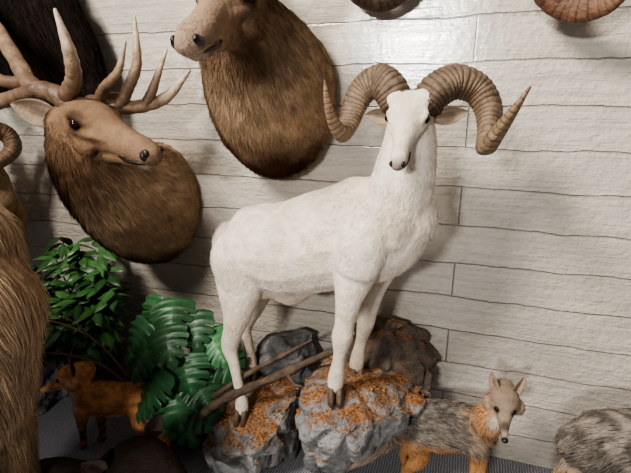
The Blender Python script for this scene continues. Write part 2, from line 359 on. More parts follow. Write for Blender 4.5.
ram_horn(acc,[(-19,-46,149,5.0,4.6),(-21.5,-45,153.2,5.2,4.8),(-25,-43,155.2,5.0,4.6),(-29.5,-42,153.2,4.5,4.1),(-32.3,-43,148.5,3.9,3.7),(-33.2,-46,143.5,3.2,3.0),(-34,-51,141,2.5,2.4),(-35.5,-55,144,1.8,1.8),(-36.5,-58,149.5,1.1,1.1),(-37,-59,155,.3,.3)],HC,38,.09)
ram_horn(acc,[(-11.5,-46,149,5.0,4.6),(-8.5,-45,152.8,5.2,4.8),(-4,-43,155,5.0,4.6),(1.5,-42,153.2,4.5,4.1),(4.8,-43,148.5,3.9,3.7),(5.5,-46,143,3.2,3.0),(5,-51,138.5,2.6,2.5),(7,-55,142,2.0,2.0),(10,-58,147.5,1.2,1.2),(13,-59,153,.3,.3)],HC,38,.09)
b.ear((-9.5,-45,145.5),(0,-45,147),(-.2,-1,-.2),2.5,(.45,.36,.28),(.28,.21,.15),cup=.7)
b.ear((-21,-45,145.5),(-29,-45,146),(.2,-1,-.2),2.4,(.45,.36,.28),(.28,.21,.15),cup=.7)
def pt(co,col):
    x,y,z=co.T
    for sg in (1,-1): col=spot(co,col,hd.p(.335,sg*.172,.045),1.5,(.12,.085,.065),.5)
    n=np.array([noise.noise(Vector(p)*.08) for p in co.tolist()])
    col=lerp(col,.35+n*.9,np.array(W1)*np.array((.88,.84,.78)))
    return spot(co,col,hd.p(1.0,0,-.1),2.6,(.26,.21,.185),.4)
b.paint=pt
b.build(voxel=.58,smooth=5,nhair=80000,hr=.045,lift=.35,droop=.1,clump=.35,griz=.12)
# ================================================================= ELK (left)
ED=(.036,.018,.010); EM=(.10,.054,.030); ET=(.46,.325,.21); EF=(.24,.15,.09); EFd=(.06,.036,.024)
b=Beast('elk_shoulder_mount')
b.tube([(-135,-1,103,20,28),(-134,-14,107,21,27),(-134,-28,115,18.5,23),(-135,-38,124,14.5,18),(-135,-44,133,11.5,14),(-135,-47,142,8.5,10.5)],[ET,ET,ET,EM,EM,EF],fur=[2,2.0,2.6,3.8,3.2,1.0],lat=(1,0,0),flat=(1,0),n=24)
hd1=ungulate_head(b,(-134.5,-47,144),(.93,-.28,-.16),(0,-.12,1),45,1.0,EF,(.21,.135,.088),(.02,.015,.013),.8,lid=EFd,mz=1.1,es=1.0)
AC=[(.10,.06,.038),(.16,.10,.062),(.27,.18,.115),(.55,.45,.34)]
acc=b.part('antlers',MAT['antler'])
def ant(p,c=AC,k=1.4):
    p=[(*q[:3],q[3]*k) for q in p]
    V,F,D,T,t=tube_mesh(p,lat=None,n=12,seg=8,ridge=lambda u:1+.05*np.sin(u*60)); acc.add(V,F,ramp(c,t))
ant([(-133,-50,149,2.8),(-138,-51,152.5,2.4),(-147,-51,155,2.2),(-157,-47,164,2.0),(-168,-43,175,1.8),(-178,-41,188,1.4),(-182,-38,203,.5)])
ant([(-144,-52,153.5,2.0),(-154,-53,151,1.9),(-166,-54,149,1.6),(-182,-54,149.5,.6)])
ant([(-149,-50,156,1.8),(-160,-52,157,1.5),(-172,-54,164,1.0),(-178,-54,173,.4)])
ant([(-134,-50,151,2.1),(-129,-53,153,2.0),(-123,-56,157.5,1.8),(-119.5,-60,165,1.4),(-120.5,-62,176,.4)])
ant([(-131,-41,149,2.6),(-129,-39,148,2.2),(-123,-35,147.5,2.1),(-116,-29,148.5,1.9),(-110,-24,152,1.6),(-102,-21,161,.5)],k=1.25)
ant([(-124,-36,147.5,1.8),(-119,-36,154,1.7),(-114.5,-35,163,1.4),(-113.5,-35,178,.4)],k=1.25)
ant([(-117,-30,148,1.7),(-114,-29,153,1.5),(-108,-26,168,.4)],k=1.25)
ant([(-130,-40,148,1.8),(-125,-41,154,1.6),(-117,-42,160,1.1),(-112,-43,169,.4)],k=1.25)
b.ear((-136,-53,144),(-148,-60,149),(.55,-.85,.0),4.4,(.10,.065,.045),(.28,.21,.155),cup=.7)
b.ear((-131,-40,147),(-124,-28,152),(.6,-.6,.1),3.6,(.10,.065,.045),(.28,.21,.155),cup=.6)
def pt(co,col):
    x,y,z=co.T
    hx=(co-hd1.o)@hd1.f/45
    nk=np.clip((.05-hx)/.12+np.clip((134-z)/6,0,1),0,1)
    n=np.array([noise.noise(Vector(p)*.12) for p in co.tolist()])*5
    col=lerp(col,nk*np.clip((-y-12+n)/12,0,1)*np.clip((-121-x+n)/12,0,1),EM)
    col=lerp(col,nk*np.clip((-y-10)/10,0,1)*np.clip((-129-x+n)/10,0,1),ED)
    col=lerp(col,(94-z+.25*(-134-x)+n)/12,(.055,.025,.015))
    for sg in (1,-1): col=spot(co,col,hd1.p(.325,sg*.17,.045),3.4,(.025,.015,.01),.6)
    col=lerp(col,np.clip((hx-.2)/.5,0,1)*np.clip(((co-hd1.o)@hd1.u/45-.02)/.08,0,1)*.7,(.11,.068,.044))
    return spot(co,col,hd1.p(.93,0,-.18),3.2,(.40,.31,.24),.4)
b.paint=pt
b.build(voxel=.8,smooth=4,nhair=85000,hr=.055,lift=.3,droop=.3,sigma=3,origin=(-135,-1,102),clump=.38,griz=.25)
# ================================================================= ELK (top centre)
b=Beast('elk_shoulder_mount')
b.tube([(-73,-1,149,23,31),(-72,-13,153,23,29),(-70,-28,161,19.5,24),(-69,-38,168,15.5,18.5),(-68,-44,174,12.5,14.5),(-67,-47,179,10,11.5)],[ET,ET,ET,EM,EM,EF],fur=[1.8,2,2.6,3,2.2,1],lat=(1,0,0),flat=(1,0),n=24)
h2=ungulate_head(b,(-66,-46,179.5),(.06,-.93,-.36),(0,-.36,.9),40,1.08,(.25,.165,.105),(.27,.19,.135),(.05,.032,.028),.8,lid=EFd,mz=1.2,es=.9)
b.ear((-58,-46,183),(-47,-44,192),(0.3,-1,-.2),3.8,(.12,.08,.05),(.34,.25,.18),cup=.7)
b.ear((-73,-45,183),(-85,-43,192),(-.2,-1,-.2),3.8,(.12,.08,.05),(.34,.25,.18),cup=.7)
acc=b.part('antlers',MAT['antler'])
ant([(-62,-47,186,2.6),(-56,-44,196,2.2),(-46,-36,210,2.0),(-42,-28,235,1.6),(-44,-24,255,.6)],k=1.1)
ant([(-70,-47,186,2.6),(-78,-44,196,2.2),(-86,-36,210,2.0),(-90,-28,235,1.6),(-88,-24,255,.6)],k=1.1)
ant([(-61,-49,190,1.7),(-55,-60,199,1.4),(-52,-66,214,.4)],k=1); ant([(-71,-49,190,1.7),(-78,-60,199,1.4),(-81,-66,214,.4)],k=1)
def pt(co,col):
    x,y,z=co.T
    n=np.array([noise.noise(Vector(p)*.12) for p in co.tolist()])*5
    hx=(co-h2.o)@h2.f/40; nk=np.clip((.05-hx)/.12+np.clip((166-z)/5,0,1),0,1)
    col=lerp(col,nk*(np.clip((-74-x+n)/12,0,1)*.9+np.clip((-y-34)/8,0,1)*np.clip((-60-x+n)/8,0,1)*.8),(.15,.085,.047))
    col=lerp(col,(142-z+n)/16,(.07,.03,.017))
    for sg in (1,-1): col=spot(co,col,h2.p(.325,sg*.17,.045),3.2,(.025,.015,.01),.6)
    return spot(co,col,h2.p(.93,0,-.18),4,(.48,.39,.32),.4)
b.paint=pt
b.build(voxel=.8,smooth=4,nhair=80000,hr=.055,lift=.3,droop=.3,sigma=3,origin=(-73,-1,149),clump=.38,griz=.25)
# ================================================================= BLACK BEAR (top left, on wall)
K=(.020,.014,.012)
b=Beast('black_bear_mount')
b.tube([(-194,-20,250,17,20),(-192,-21,220,19,24),(-190,-20,195,18,27),(-184,-18,172,15,25),(-180,-16,158,11,17)],K,fur=4,lat=(0,1,0),comb=1)
b.tube([(-168,-18,185,11,12),(-160,-16,170,9,10),(-157,-14,158,7,8),(-156,-15,152,6,8)],K,fur=3,comb=1)
b.tube([(-204,-18,185,11,12),(-210,-16,168,9,10),(-211,-14,155,7,8)],K,fur=3,comb=1)
b.tube([(-176,-20,240,10,10),(-158,-22,252,8,8),(-151,-20,262,6,6)],K,fur=3.5,comb=1)
b.tube([(-194,-26,262,12,12),(-192,-38,270,11,11),(-191,-52,266,6,6)],K,fur=2.5,lat=(1,0,0))
b.build(voxel=1.3,smooth=6,nhair=24000,hr=.09,lift=.5,droop=.4,sigma=4)
# ================================================================= BIGHORN (left edge)
T1=(.31,.21,.13); T2=(.42,.31,.21)
b=Beast('bighorn_sheep')
X=-211
b.tube([(X-58,-24,98,10,12),(X-42,-24,97,15,16),(X-22,-24,98,15,16.5),(X-9,-25,100,13,15),(X-1,-26,105,10,12)],T1,fur=1.6)
b.tube([(X-5,-25,104,10,12),(X,-27,114,8.5,9),(X,-30,122,7,8)],T1,fur=1.5,lat=(1,0,0))
ungulate_head(b,(X,-30,128),(.25,-.85,-.45),(0,-.4,.9),24,1.1,T1,T2,(.04,.03,.03),.5)
for x,y in ((X-3,-33),(X-1,-18),(X-52,-33),(X-48,-18)):
    b.tube([(x,y,98,6,8),(x-1,y,84,4.5,6.5),(x-2,y,73,3,4),(x-3,y,60,2,2.4),(x-3.5,y,48,2.5,2.6)],[T1,T1,T1,T2],fur=.8,comb=1); hoof(b,(x-3.5,y-.5,43),(.08,.06,.05))
acc=b.part('horns',MAT['horn'])
HB=[(.13,.075,.045),(.17,.105,.06),(.22,.145,.085)]
for sg in (1,-1):
    ram_horn(acc,[(X+sg*3,-29,131,4.0),(X+sg*6,-25,137,4.0),(X+sg*9,-20,135,3.8),(X+sg*11,-20,129,3.5),(X+sg*10,-26,124,3),(X+sg*9,-33,122,2.3),(X+sg*10,-38,127,1)],HB,24)
b.build(voxel=1,smooth=5,nhair=24000,hr=.065)
# ================================================================= BROWN BEAR foreground left
B1=(.46,.335,.225); B2=(.26,.17,.10)
b=Beast('brown_bear')
Q=12
b.tube([(-130+Q,-112,98,20,24),(-138+Q,-113,103,26,34),(-158+Q,-116,105,32,38),(-188,-120,102,32,36),(-213,-122,102,27,32),(-230,-122,104,18,22)],B1,fur=5,comb=-1)
b.tube([(-134+Q,-114,122,14,12),(-128+Q,-114,104,18,16),(-130+Q,-114,80,18,16)],B1,5,comb=1)
for x,y in ((-132,-98),(-133,-126),(-206,-104),(-208,-138)):
    b.tube([(x,y,80,13,17),(x-2,y,55,10,14),(x-1,y,30,8,10),(x,y,10,7.5,8.5),(x-4,y,6,7,6)],[B1,B2,B2],fur=4,comb=1)
b.tube([(-233,-122,110,17,17),(-253,-121,112,14,14),(-270,-120,104,8,8)],B1,fur=3)
b.build(voxel=1.8,smooth=8,nhair=95000,hr=.055,lift=.55,droop=.5,sigma=5,clump=.45,griz=.35)
# ================================================================= RED FOX
R1=(.74,.38,.165); R2=(.58,.27,.11); RW=(.80,.72,.62); RK=(.05,.033,.025)
b=Beast('red_fox')
b.tube([(-149,-49,24.5,5.4,6.6),(-143,-47,25,6.2,7.8),(-134,-44,24.5,6.2,7.2),(-125,-41,24.5,6,7.2),(-119,-39,24,4.8,5.8)],R1,fur=2)
b.tube([(-148,-49,26,5.4,6.4),(-150,-49,31,4.8,5.2),(-150,-49,35,4.2,4.4)],R1,fur=2,lat=(0,1,0))
h=canine_head(b,(-150,-48.5,37.5),(-.80,-.56,-.24),(0,0,1),20.5,R1,RW,RW,RK,(.5,.36,.22),.9,es=1.0)
for x,y,c in ((-150,-52,1),(-145,-46,1),(-124,-45,0),(-121,-37,0)):
    if c: b.tube([(x+2,y,22,3,4),(x,y,14,1.8,2.2),(x-.5,y,7,1.4,1.5),(x-1,y,2,1.4,1.5),(x-2.5,y,1.4,1.4,1.2)],[R1,RK,RK,RK],fur=[1.2,.5,.4],comb=1)
    else: b.tube([(x,y,22,3.4,5),(x-1,y,14,2.4,3.4),(x+2.5,y,8,1.4,1.8),(x+1.5,y,2.5,1.4,1.4),(x,y,1.4,1.4,1.2)],[R1,R1,RK,RK],fur=[1.5,.6,.4],comb=1)
b.tube([(-118,-39,25,2,2),(-114,-44,18,3,3),(-112,-50,11,3.6,3.6),(-113,-56,7,3.4,3.4),(-116,-61,5,1.5,1.5)],[R1,R1,R1,RW],fur=2.6,comb=1)
def pt(co,col):
    n=np.array([noise.noise(Vector(p)*.4) for p in co.tolist()]); col=lerp(col,.3+n*1.3,(.50,.24,.11))
    col=spot(co,col,(-154,-53,26),6,RW,.4); col=spot(co,col,(-134,-46,16.5),4,RW,.4)
    for sg in (1,-1): col=spot(co,col,h.p(.40,sg*.13,.05),.9,RK,.5)
    return col
b.paint=pt
b.build(voxel=.48,smooth=3,nhair=36000,hr=.042,lift=.45,sigma=1.5,griz=.28,clump=.35)
# ================================================================= BLACK BEAR CUB (bottom)
K2=(.024,.018,.015)
b=Beast('black_bear_cub')
b.tube([(-99,-86,23,10,11),(-112,-88,21,10,12),(-126,-89,18,11,13),(-138,-90,15,10,11)],[K2,(.04,.027,.018),(.15,.10,.062)],fur=2.2)
b.tube([(-98,-86,33,8.5,8.5),(-91,-85,37.5,9.5,9),(-84,-85,37.5,7.6,7.6),(-75,-86,34.5,4.3,4.3)],K2,fur=1.3)
for x,y in ((-100,-79),(-101,-94),(-130,-82),(-132,-98)): b.tube([(x,y,18,5.5,6),(x,y,9,5,5),(x,y,4,4.2,4.2),(x+4,y,3,4,3)],K2,fur=1.5,comb=1)
b.ear((-92,-77,42.5),(-90,-73,48.5),(.9,-.6,.1),3.4,K2,(.07,.05,.04)); b.ear((-96,-94,41.5),(-99,-98,47.5),(.9,-.6,.1),3.4,K2,(.07,.05,.04))
b.build(voxel=.8,smooth=4,nhair=26000,hr=.05,lift=.4)
# ================================================================= GRAY FOX right
G1=(.21,.18,.15); G2=(.46,.235,.10); G3=(.08,.072,.065); GW=(.56,.47,.38)
b=Beast('gray_fox')
b.tube([(14,-28,33.5,6,8.2),(8,-27,32.5,7.2,9.4),(0,-26,30.5,7.8,10),(-8,-25.5,28.5,7.8,10),(-16,-25,26,5.6,8)],[G1,G1,G1,G1,G1],fur=2.1)
b.tube([(13.5,-28.5,35,5.6,6.6),(17,-29.5,41,5.2,5.6),(20,-30,47,4.8,5)],[G2,G2,G2],fur=1.8,lat=(0,1,0))
h3=canine_head(b,(20.5,-29,51),(.0,-.95,-.28),(0,-.3,.9),20,(.25,.19,.14),GW,GW,(.22,.14,.09),(.38,.28,.2),.9,es=.82)
for x,y,c in ((16,-32,1),(14,-24,1),(-8,-30,0),(-10,-20,0)):
    if c: b.tube([(x-2,y,29,2.8,3.6),(x-.5,y,21,1.7,2.1),(x,y,10,1.35,1.45),(x,y,2.5,1.5,1.5),(x+.5,y-2,1.6,1.6,1.3)],[G1,G2,G2],fur=[1.1,.4,.3],comb=1)
    else: b.tube([(x,y,25,3.6,5.6),(x+1,y,16,2.4,3.6),(x-3.5,y,9,1.4,1.9),(x-2.5,y,3,1.4,1.4),(x-1,y-1,1.6,1.5,1.3)],[G1,G2,G2],fur=[1.4,.6,.3],comb=1)
b.tube([(-14,-26,26,2.6,2.6),(-19,-27,21,3.6,3.8),(-28,-29,15,4.6,4.8),(-37,-31,10,4.6,4.6),(-47,-34,7,2.4,2.4)],[G1,(.36,.27,.2),(.44,.35,.27),(.32,.25,.19)],fur=2.8,comb=1)
def pt(co,col):
    x,y,z=co.T
    n=np.array([noise.noise(Vector(p)*.5) for p in co.tolist()])
    col=lerp(col,np.clip((z-30-.12*x)/5,0,1)*np.clip((14-x)/4,0,1)*np.clip(.6+n,0,1)*.8,G3)
    col=lerp(col,np.clip((28-z)/5,0,1)*np.clip((x+18)/6,0,1)*.85,G2)
    col=spot(co,col,(19,-36,42),3.4,GW,.4); col=spot(co,col,h3.p(.65,0,-.02),1.6,(.10,.075,.06),.5)
    for sg in (1,-1): col=spot(co,col,h3.p(.40,sg*.13,.05),1.2,(.025,.018,.015),.5)
    return col
b.paint=pt
b.build(voxel=.48,smooth=3,nhair=44000,hr=.042,lift=.4,sigma=1.5,griz=.5)
# ================================================================= COYOTE bottom right
b=Beast('coyote')
C1=(.29,.25,.21); C2=(.42,.26,.14)
b.tube([(44,-36,41,6,8),(49,-36,43,8.5,11),(58,-36,45,9,12),(72,-36,46,9.5,12.5),(86,-36,49,9,12.5),(94,-36,52,7,9)],C1,fur=2.6)
for x,y in ((50,-42),(50,-30)): b.tube([(x,y,42,4,7),(x+2,y,28,3,5),(x-3,y,17,1.9,2.6),(x-1,y,3.5,1.9,2),(x+1,y,2,2,1.6)],[C1,C2,C2],fur=1.2,comb=1)
for x,y in ((84,-42),(86,-30)): b.tube([(x,y,42,4,6),(x,y,28,2.6,3),(x,y,14,2,2.1),(x,y,3,2,2),(x+2,y,2,2,1.6)],[C1,C2,C2],fur=1.2,comb=1)
b.tube([(92,-36,54,7,8),(99,-37,62,6,6.5),(102,-38,69,5,5.5)],C1,fur=2.6)
canine_head(b,(103,-38,71),(.8,-.5,-.2),(0,0,1),24,C1,GW,GW,C2,(.5,.4,.3),1.2)
b.tube([(43,-36,40,3,3),(42,-38,28,4,4),(42,-38,16,3.5,3.5),(42,-38,8,1.5,1.5)],[C1,C1,K],fur=2.4,comb=1)
def pt(co,col):
    n=np.array([noise.noise(Vector(p)*.3) for p in co.tolist()]); col=lerp(col,.5+n*1.5,(.11,.095,.08))
    return lerp(col,(38-co[:,2])/6*.7,C2)
b.paint=pt
b.build(voxel=.9,smooth=5,nhair=36000,hr=.05,lift=.4,griz=.4,clump=.4)
# ================================================================= small raccoon on back-left rock
b=Beast('raccoon')
D1=(.13,.11,.095)
b.tube([(-204,-38,50,6,7),(-196,-40,51,7,8),(-187,-42,50,6,7)],D1,fur=2.5)
canine_head(b,(-186,-43,54),(.5,-.8,-.2),(0,0,1),12,D1,(.3,.28,.25),(.3,.28,.25),D1,(.2,.18,.16),1.2,es=.7)
for x,y in ((-202,-35),(-202,-43),(-189,-37),(-189,-46)): b.tube([(x,y,48,2.6,3),(x,y,43,1.8,2),(x+1,y,41.5,1.8,1.4)],D1,fur=.6,comb=1)
b.build(voxel=.7,smooth=4,nhair=9000,hr=.06,lift=.5,sigma=1.5,griz=.3)
# ================================================================= ROCKS
def rock_mat(name,c1,c2,moss,th=.66):
    m,nt,bs=new_mat(name); N=nt.nodes; L=nt.links
    tc=N.new('ShaderNodeTexCoord')
    n=N.new('ShaderNodeTexNoise'); n.inputs['Scale'].default_value=11; n.inputs['Detail'].default_value=9; n.inputs['Roughness'].default_value=.65; L.new(tc.outputs['Object'],n.inputs['Vector'])
    cr=N.new('ShaderNodeValToRGB'); cr.color_ramp.elements[0].position=.35; cr.color_ramp.elements[0].color=(*c1,1); cr.color_ramp.elements[1].position=.66; cr.color_ramp.elements[1].color=(*c2,1); L.new(n.outputs['Fac'],cr.inputs[0])
    vo=N.new('ShaderNodeTexNoise'); vo.inputs['Scale'].default_value=110; vo.inputs['Detail'].default_value=2; L.new(tc.outputs['Object'],vo.inputs['Vector'])
    out=cr.outputs[0]
    if moss:
        ge=N.new('ShaderNodeNewGeometry'); sp=N.new('ShaderNodeSeparateXYZ'); L.new(ge.outputs['Normal'],sp.inputs[0])
        n2=N.new('ShaderNodeTexNoise'); n2.inputs['Scale'].default_value=9; n2.inputs['Detail'].default_value=8; n2.inputs['Roughness'].default_value=.7; L.new(tc.outputs['Object'],n2.inputs['Vector'])
        ma=N.new('ShaderNodeMath'); ma.operation='MULTIPLY_ADD'; ma.inputs[1].default_value=.34; L.new(sp.outputs['Z'],ma.inputs[0]); L.new(n2.outputs['Fac'],ma.inputs[2])
        r2=N.new('ShaderNodeMapRange'); r2.inputs['From Min'].default_value=th; r2.inputs['From Max'].default_value=th+.14; L.new(ma.outputs[0],r2.inputs['Value'])
        mc=N.new('ShaderNodeValToRGB'); mc.color_ramp.elements[0].position=.35; mc.color_ramp.elements[0].color=(.12,.052,.022,1); mc.color_ramp.elements[1].position=.65; mc.color_ramp.elements[1].color=(.36,.17,.066,1); L.new(vo.outputs['Fac'],mc.inputs[0])
        mx=N.new('ShaderNodeMix'); mx.data_type='RGBA'; L.new(r2.outputs[0],mx.inputs[0]); L.new(out,mx.inputs[6]); L.new(mc.outputs[0],mx.inputs[7]); out=mx.outputs[2]
    L.new(out,bs.inputs['Base Color']); bs.inputs['Roughness'].default_value=.8
    ad=N.new('ShaderNodeMath'); ad.operation='ADD'; L.new(n.outputs['Fac'],ad.inputs[0]); L.new(vo.outputs['Fac'],ad.inputs[1])
    bp=N.new('ShaderNodeBump'); bp.inputs['Strength'].default_value=.6; bp.inputs['Distance'].default_value=.01; L.new(ad.outputs[0],bp.inputs['Height']); L.new(bp.outputs[0],bs.inputs['Normal'])
    return m
RM=rock_mat('gray_rock_lichen',(.095,.093,.092),(.35,.34,.33),True,.67); RD=rock_mat('brown_rock_lichen',(.035,.026,.02),(.14,.105,.08),True,.74); RG=rock_mat('gray_rock',(.07,.07,.07),(.27,.265,.26),False)
def rock(name,pts,mat,amp=2.2,vox=1.0,seed=0,sm=4,keep=()):
    bm=bmesh.new(); [bm.verts.new([c*CM for c in p]) for p in pts]; bm.verts.ensure_lookup_table()
    bmesh.ops.convex_hull(bm,input=list(bm.verts))
    loose=[v for v in bm.verts if not v.link_faces]
    if loose: bmesh.ops.delete(bm,geom=loose,context='VERTS')
    me=bpy.data.meshes.new(name); bm.to_mesh(me); bm.free(); t=bpy.data.objects.new('t',me); SC.collection.objects.link(t)
    md=t.modifiers.new('r','REMESH'); md.mode='VOXEL'; md.voxel_size=vox*CM
    s2=t.modifiers.new('s','SMOOTH'); s2.iterations=sm; s2.factor=.7
    me2=bpy.data.meshes.new_from_object(t.evaluated_get(bpy.context.evaluated_depsgraph_get())); bpy.data.objects.remove(t)
    N0=[v.normal.copy() for v in me2.vertices]
    for v,nn in zip(me2.vertices,N0):
        p=v.co*100; q=p*.07+Vector((seed,seed*2,0)); q+=noise.noise_vector(p*.1)*.25
        d,_=noise.voronoi(q); k=(d[1]-d[0])
        a=amp*(min(k,.35)*2.6-.75)+amp*.7*noise.noise(p*.13)+.22*amp*noise.noise(p*.35)+.3*noise.noise(p*.8)
        if nn.z>.8: a*=.5
        for (hx,hy) in keep:
            dd=math.hypot(p.x-hx,p.y-hy)
            if nn.z>.4 and dd<6: a=a*(dd/6)**2
        c=v.co+nn*a*CM
        c.z=max(c.z,0.001); c.y=min(c.y,-.004); v.co=c
    me2.materials.clear(); me2.materials.append(mat); me2.update()
    o=bpy.data.objects.new(name,me2); SC.collection.objects.link(o); return o
r1=rock('rock_right',[(-51,-40,49),(-46,-54,46),(-38,-60,45),(-27,-59,45),(-17,-48,45),(-35,-50,53.5),(-28,-44,53),(-36,-28,51),(-22,-26,50),(-7,-34,39),(-8,-14,44),(-49,-16,46),(-51,-46,36),(-48,-53,28),(-38,-57,28),(-27,-53,28),(-44,-44,10),(-36,-42,10),(-46,-26,0),(-33,-24,0),(-14,-24,24),(-48,-6,0),(-18,-4,5),(-8,-6,30)],RM,2.8,.9,3,keep=((-35,-52),(-32,-33)))
r2=rock('rock_left',[(-89,-44,23),(-78,-56,22),(-66,-55,22),(-74,-45,30.5),(-80,-24,33),(-59,-46,27),(-58,-26,33),(-88,-12,31),(-70,-10,33),(-92,-45,0),(-83,-48,0),(-66,-40,0),(-59,-28,0),(-90,-10,0),(-58,-8,0),(-66,-53,10),(-86,-53,10),(-92,-48,14)],RM,2.6,.9,8,keep=((-75,-45.5),(-81,-23.5)))
r3=rock('rock_back',[(-84,-20,40),(-70,-19,52),(-60,-20,44),(-56,-6,52),(-82,-4,46),(-84,-20,0),(-56,-20,0),(-56,-3,0),(-84,-3,0)],RG,2.8,1.2,5)
r4=rock('rock_dark',[(-40,-20,52),(-34,-10,62),(-22,-8,66),(-12,-8,60),(-6,-10,50),(-3,-22,40),(-30,-25,50),(-40,-3,58),(-6,-3,56),(-38,-20,30),(-10,-20,26),(-8,-3,26),(-36,-3,20)],RD,3.2,1.2,11)
acc=Acc()
for o in (r1,r2):
    me=o.data; fs=[p for p in me.polygons if p.normal.z>.35]
    for i in range(1800):
        p=random.choice(fs); c=np.array(p.center)*100
        if noise.noise(Vector(c)*.13)<-.03: continue
        a=random.random()*6.28; l=random.uniform(.25,.8); w=l*random.uniform(.3,.6); ti=random.uniform(-.5,.5)
        d=np.array([math.cos(a),math.sin(a),ti])*l; s=np.array([-math.sin(a),math.cos(a),random.uniform(-.4,.4)])*w; c=c+np.array([random.uniform(-.5,.5),random.uniform(-.5,.5),.2+random.random()*.3])
        k=random.uniform(.5,1.3); acc.add([c-d,c+s+[0,0,.2],c+d,c-s],[(0,1,2,3)],np.array([.36,.17,.064])*k)
fl=acc.obj('orange_moss',MAT['bark'],False)
acc=Acc()
def stick(p,c=(.10,.07,.05),a=None):
    V,F,D,T,t=tube_mesh(p,lat=None,n=10,seg=8,ridge=lambda u:1+.15*np.sin(u*23)+.1*np.sin(u*51)); (a or acc).add(V,F,np.array(c))
stick([(-90,-50,31,1.4),(-83,-47,37,1.8),(-72,-41,42,1.7),(-60,-35,47,1.8),(-49,-31,53,1.4),(-40,-28,57,.8)])
stick([(-86,-46,38,1.0),(-74,-38,46,1.0),(-62,-30,52,.9),(-52,-26,58,.4)])
stick([(-60,-35,48,1),(-55,-38,45,.7),(-51,-40,46,.3)])
dw=acc.obj('driftwood_branch',MAT['bark'])
e=make_empty('artificial_rock_display',(-50,-25,0)); adopt(e,[r1,r2,r3,r4,fl,dw])
rock('rock_pedestal',[(-295,-50,38),(-210,-50,40),(-183,-48,38),(-182,-34,38),(-196,-8,40),(-295,-6,40),(-298,-52,0),(-190,-54,0),(-186,-8,0),(-298,-4,0)],RG,2.0,2.2,17)
# ================================================================= PLANTS
def lathe(acc,c,prof,col,n=32):
    V=[];F=[]
    for r,z in prof:
        for j in range(n):
            a=2*math.pi*j/n; V.append((c[0]+r*math.cos(a),c[1]+r*math.sin(a),c[2]+z))
    for i in range(len(prof)-1):
        for j in range(n):
            k=(j+1)%n; F.append((i*n+j,i*n+k,(i+1)*n+k,(i+1)*n+j))
    F.append(tuple(range(n-1,-1,-1))); F.append(tuple((len(prof)-1)*n+j for j in range(n))); acc.add(V,F,col)
def leaf(acc,base,d,up,Ln,w,col,lobes=0,droop=.3,fold=.15,fwd=.35):
    d=nrm(d); s=nrm(np.cross(d,up)); u=np.cross(s,d)
    N_=48 if lobes else 12; base=np.array(base,float)
    def prof(x): 
        a=math.sin(math.pi*min(1,x*.93+.07)**.55) if lobes else math.sin(math.pi*min(1,x*.96+.04)**.8)
        return max(0,a)**(.6 if lobes else 1)
    for sg in (1,-1):
        V=[];F=[];C=[]; off=random.uniform(0,.25)
        for i in range(N_+1):
            x=i/N_; ww=prof(x)*w
            if lobes:
                ph=(x*lobes+off)%1; cut=1.0 if .10<ph<.92 else .5
                if x<.25: cut=max(cut,.92)
                if .10<ph<.92: cut*= .88+.12*math.sin((ph-.10)/.82*math.pi)
            else: cut=1
            for k,v in enumerate((0,.33,.7,1.0)):
                vv=v*cut; xx=x+fwd*vv*vv*.35*(1 if lobes else .3)-(.10*vv*max(0,1-x*5) if lobes else 0)
                pz=-droop*Ln*xx*xx-fold*w*vv*vv*1.5+.06*w*math.sin(x*lobes*6.28)*vv
                V.append(base+d*Ln*xx+s*sg*ww*vv+u*pz); C.append(np.array(col)*(1.3 if v==0 else 1-.1*v))
        for i in range(N_):
            for k in range(3):
                a=i*4+k; f=(a,a+1,a+5,a+4); F.append(f if sg>0 else f[::-1])
        acc.add(V,F,C)
stems=Acc(); leaves=Acc(); pot=Acc()
pc=np.array([-110,-31,0.])
lathe(pot,pc,[(7.5,0),(8.5,2),(10,14),(10.8,15),(10.8,17),(9.6,17),(9.2,14.5),(0.5,14.5)],(.05,.03,.022))
tips=[(-112,-30,70,0),(-120,-26,67,-.5),(-103,-30,65,.5),(-96,-32,58,1),(-125,-32,57,-.8),(-125,-32,48,-.8),(-94,-32,49,1.1),(-110,-40,62,.3),(-117,-43,52,-.3),(-102,-42,51,.6),(-110,-46,46,0),(-98,-41,41,1),(-104,-46,35,.4),(-113,-45,35,-.2),(-99,-43,30,.9),(-106,-44,27,.3),(-116,-24,61,-.2)]
for x,y,z,sx in tips:
    tip=np.array([x,y,z],float); mid=(pc+[0,0,15]+tip)/2+np.array([0,0,6])+ (tip-pc)*[.1,.1,0]
    V,F,_,_,_=tube_mesh([(*(pc+[random.uniform(-3,3),random.uniform(-3,3),14]),.45),(*mid,.4),(*tip,.3)],lat=None,n=6,seg=6); stems.add(V,F,(.06,.13,.035))
    d=np.array([sx*.9+random.uniform(-.4,.4),-.55+random.uniform(-.25,.25),-.55+random.uniform(-.3,.3)])
    g=random.uniform(.55,1.35); leaf(leaves,tip,d,(random.uniform(-.3,.3),-.6,.8),random.uniform(13,16),random.uniform(8.5,10.5),(.04*g,.135*g,.05*g),lobes=4.5,droop=random.uniform(.15,.4))
soil=Acc(); lathe(soil,pc,[(9.1,13.5),(9.1,14.8),(.3,15.2)],(.02,.013,.01))
e=make_empty('potted_monstera',(*pc[:2],0)); adopt(e,[pot.obj('pot',MAT['pot']),stems.obj('stems',MAT['leaf']),leaves.obj('leaves',MAT['leaf']),soil.obj('soil',MAT['bark'])])
stems=Acc(); leaves=Acc(); pot=Acc(); pc=np.array([-168,-22,0.])
lathe(pot,pc,[(9,0),(10,2),(12,20),(12.8,21),(12.8,23),(11.6,23),(11,20),(0.5,20)],(.10,.05,.03))
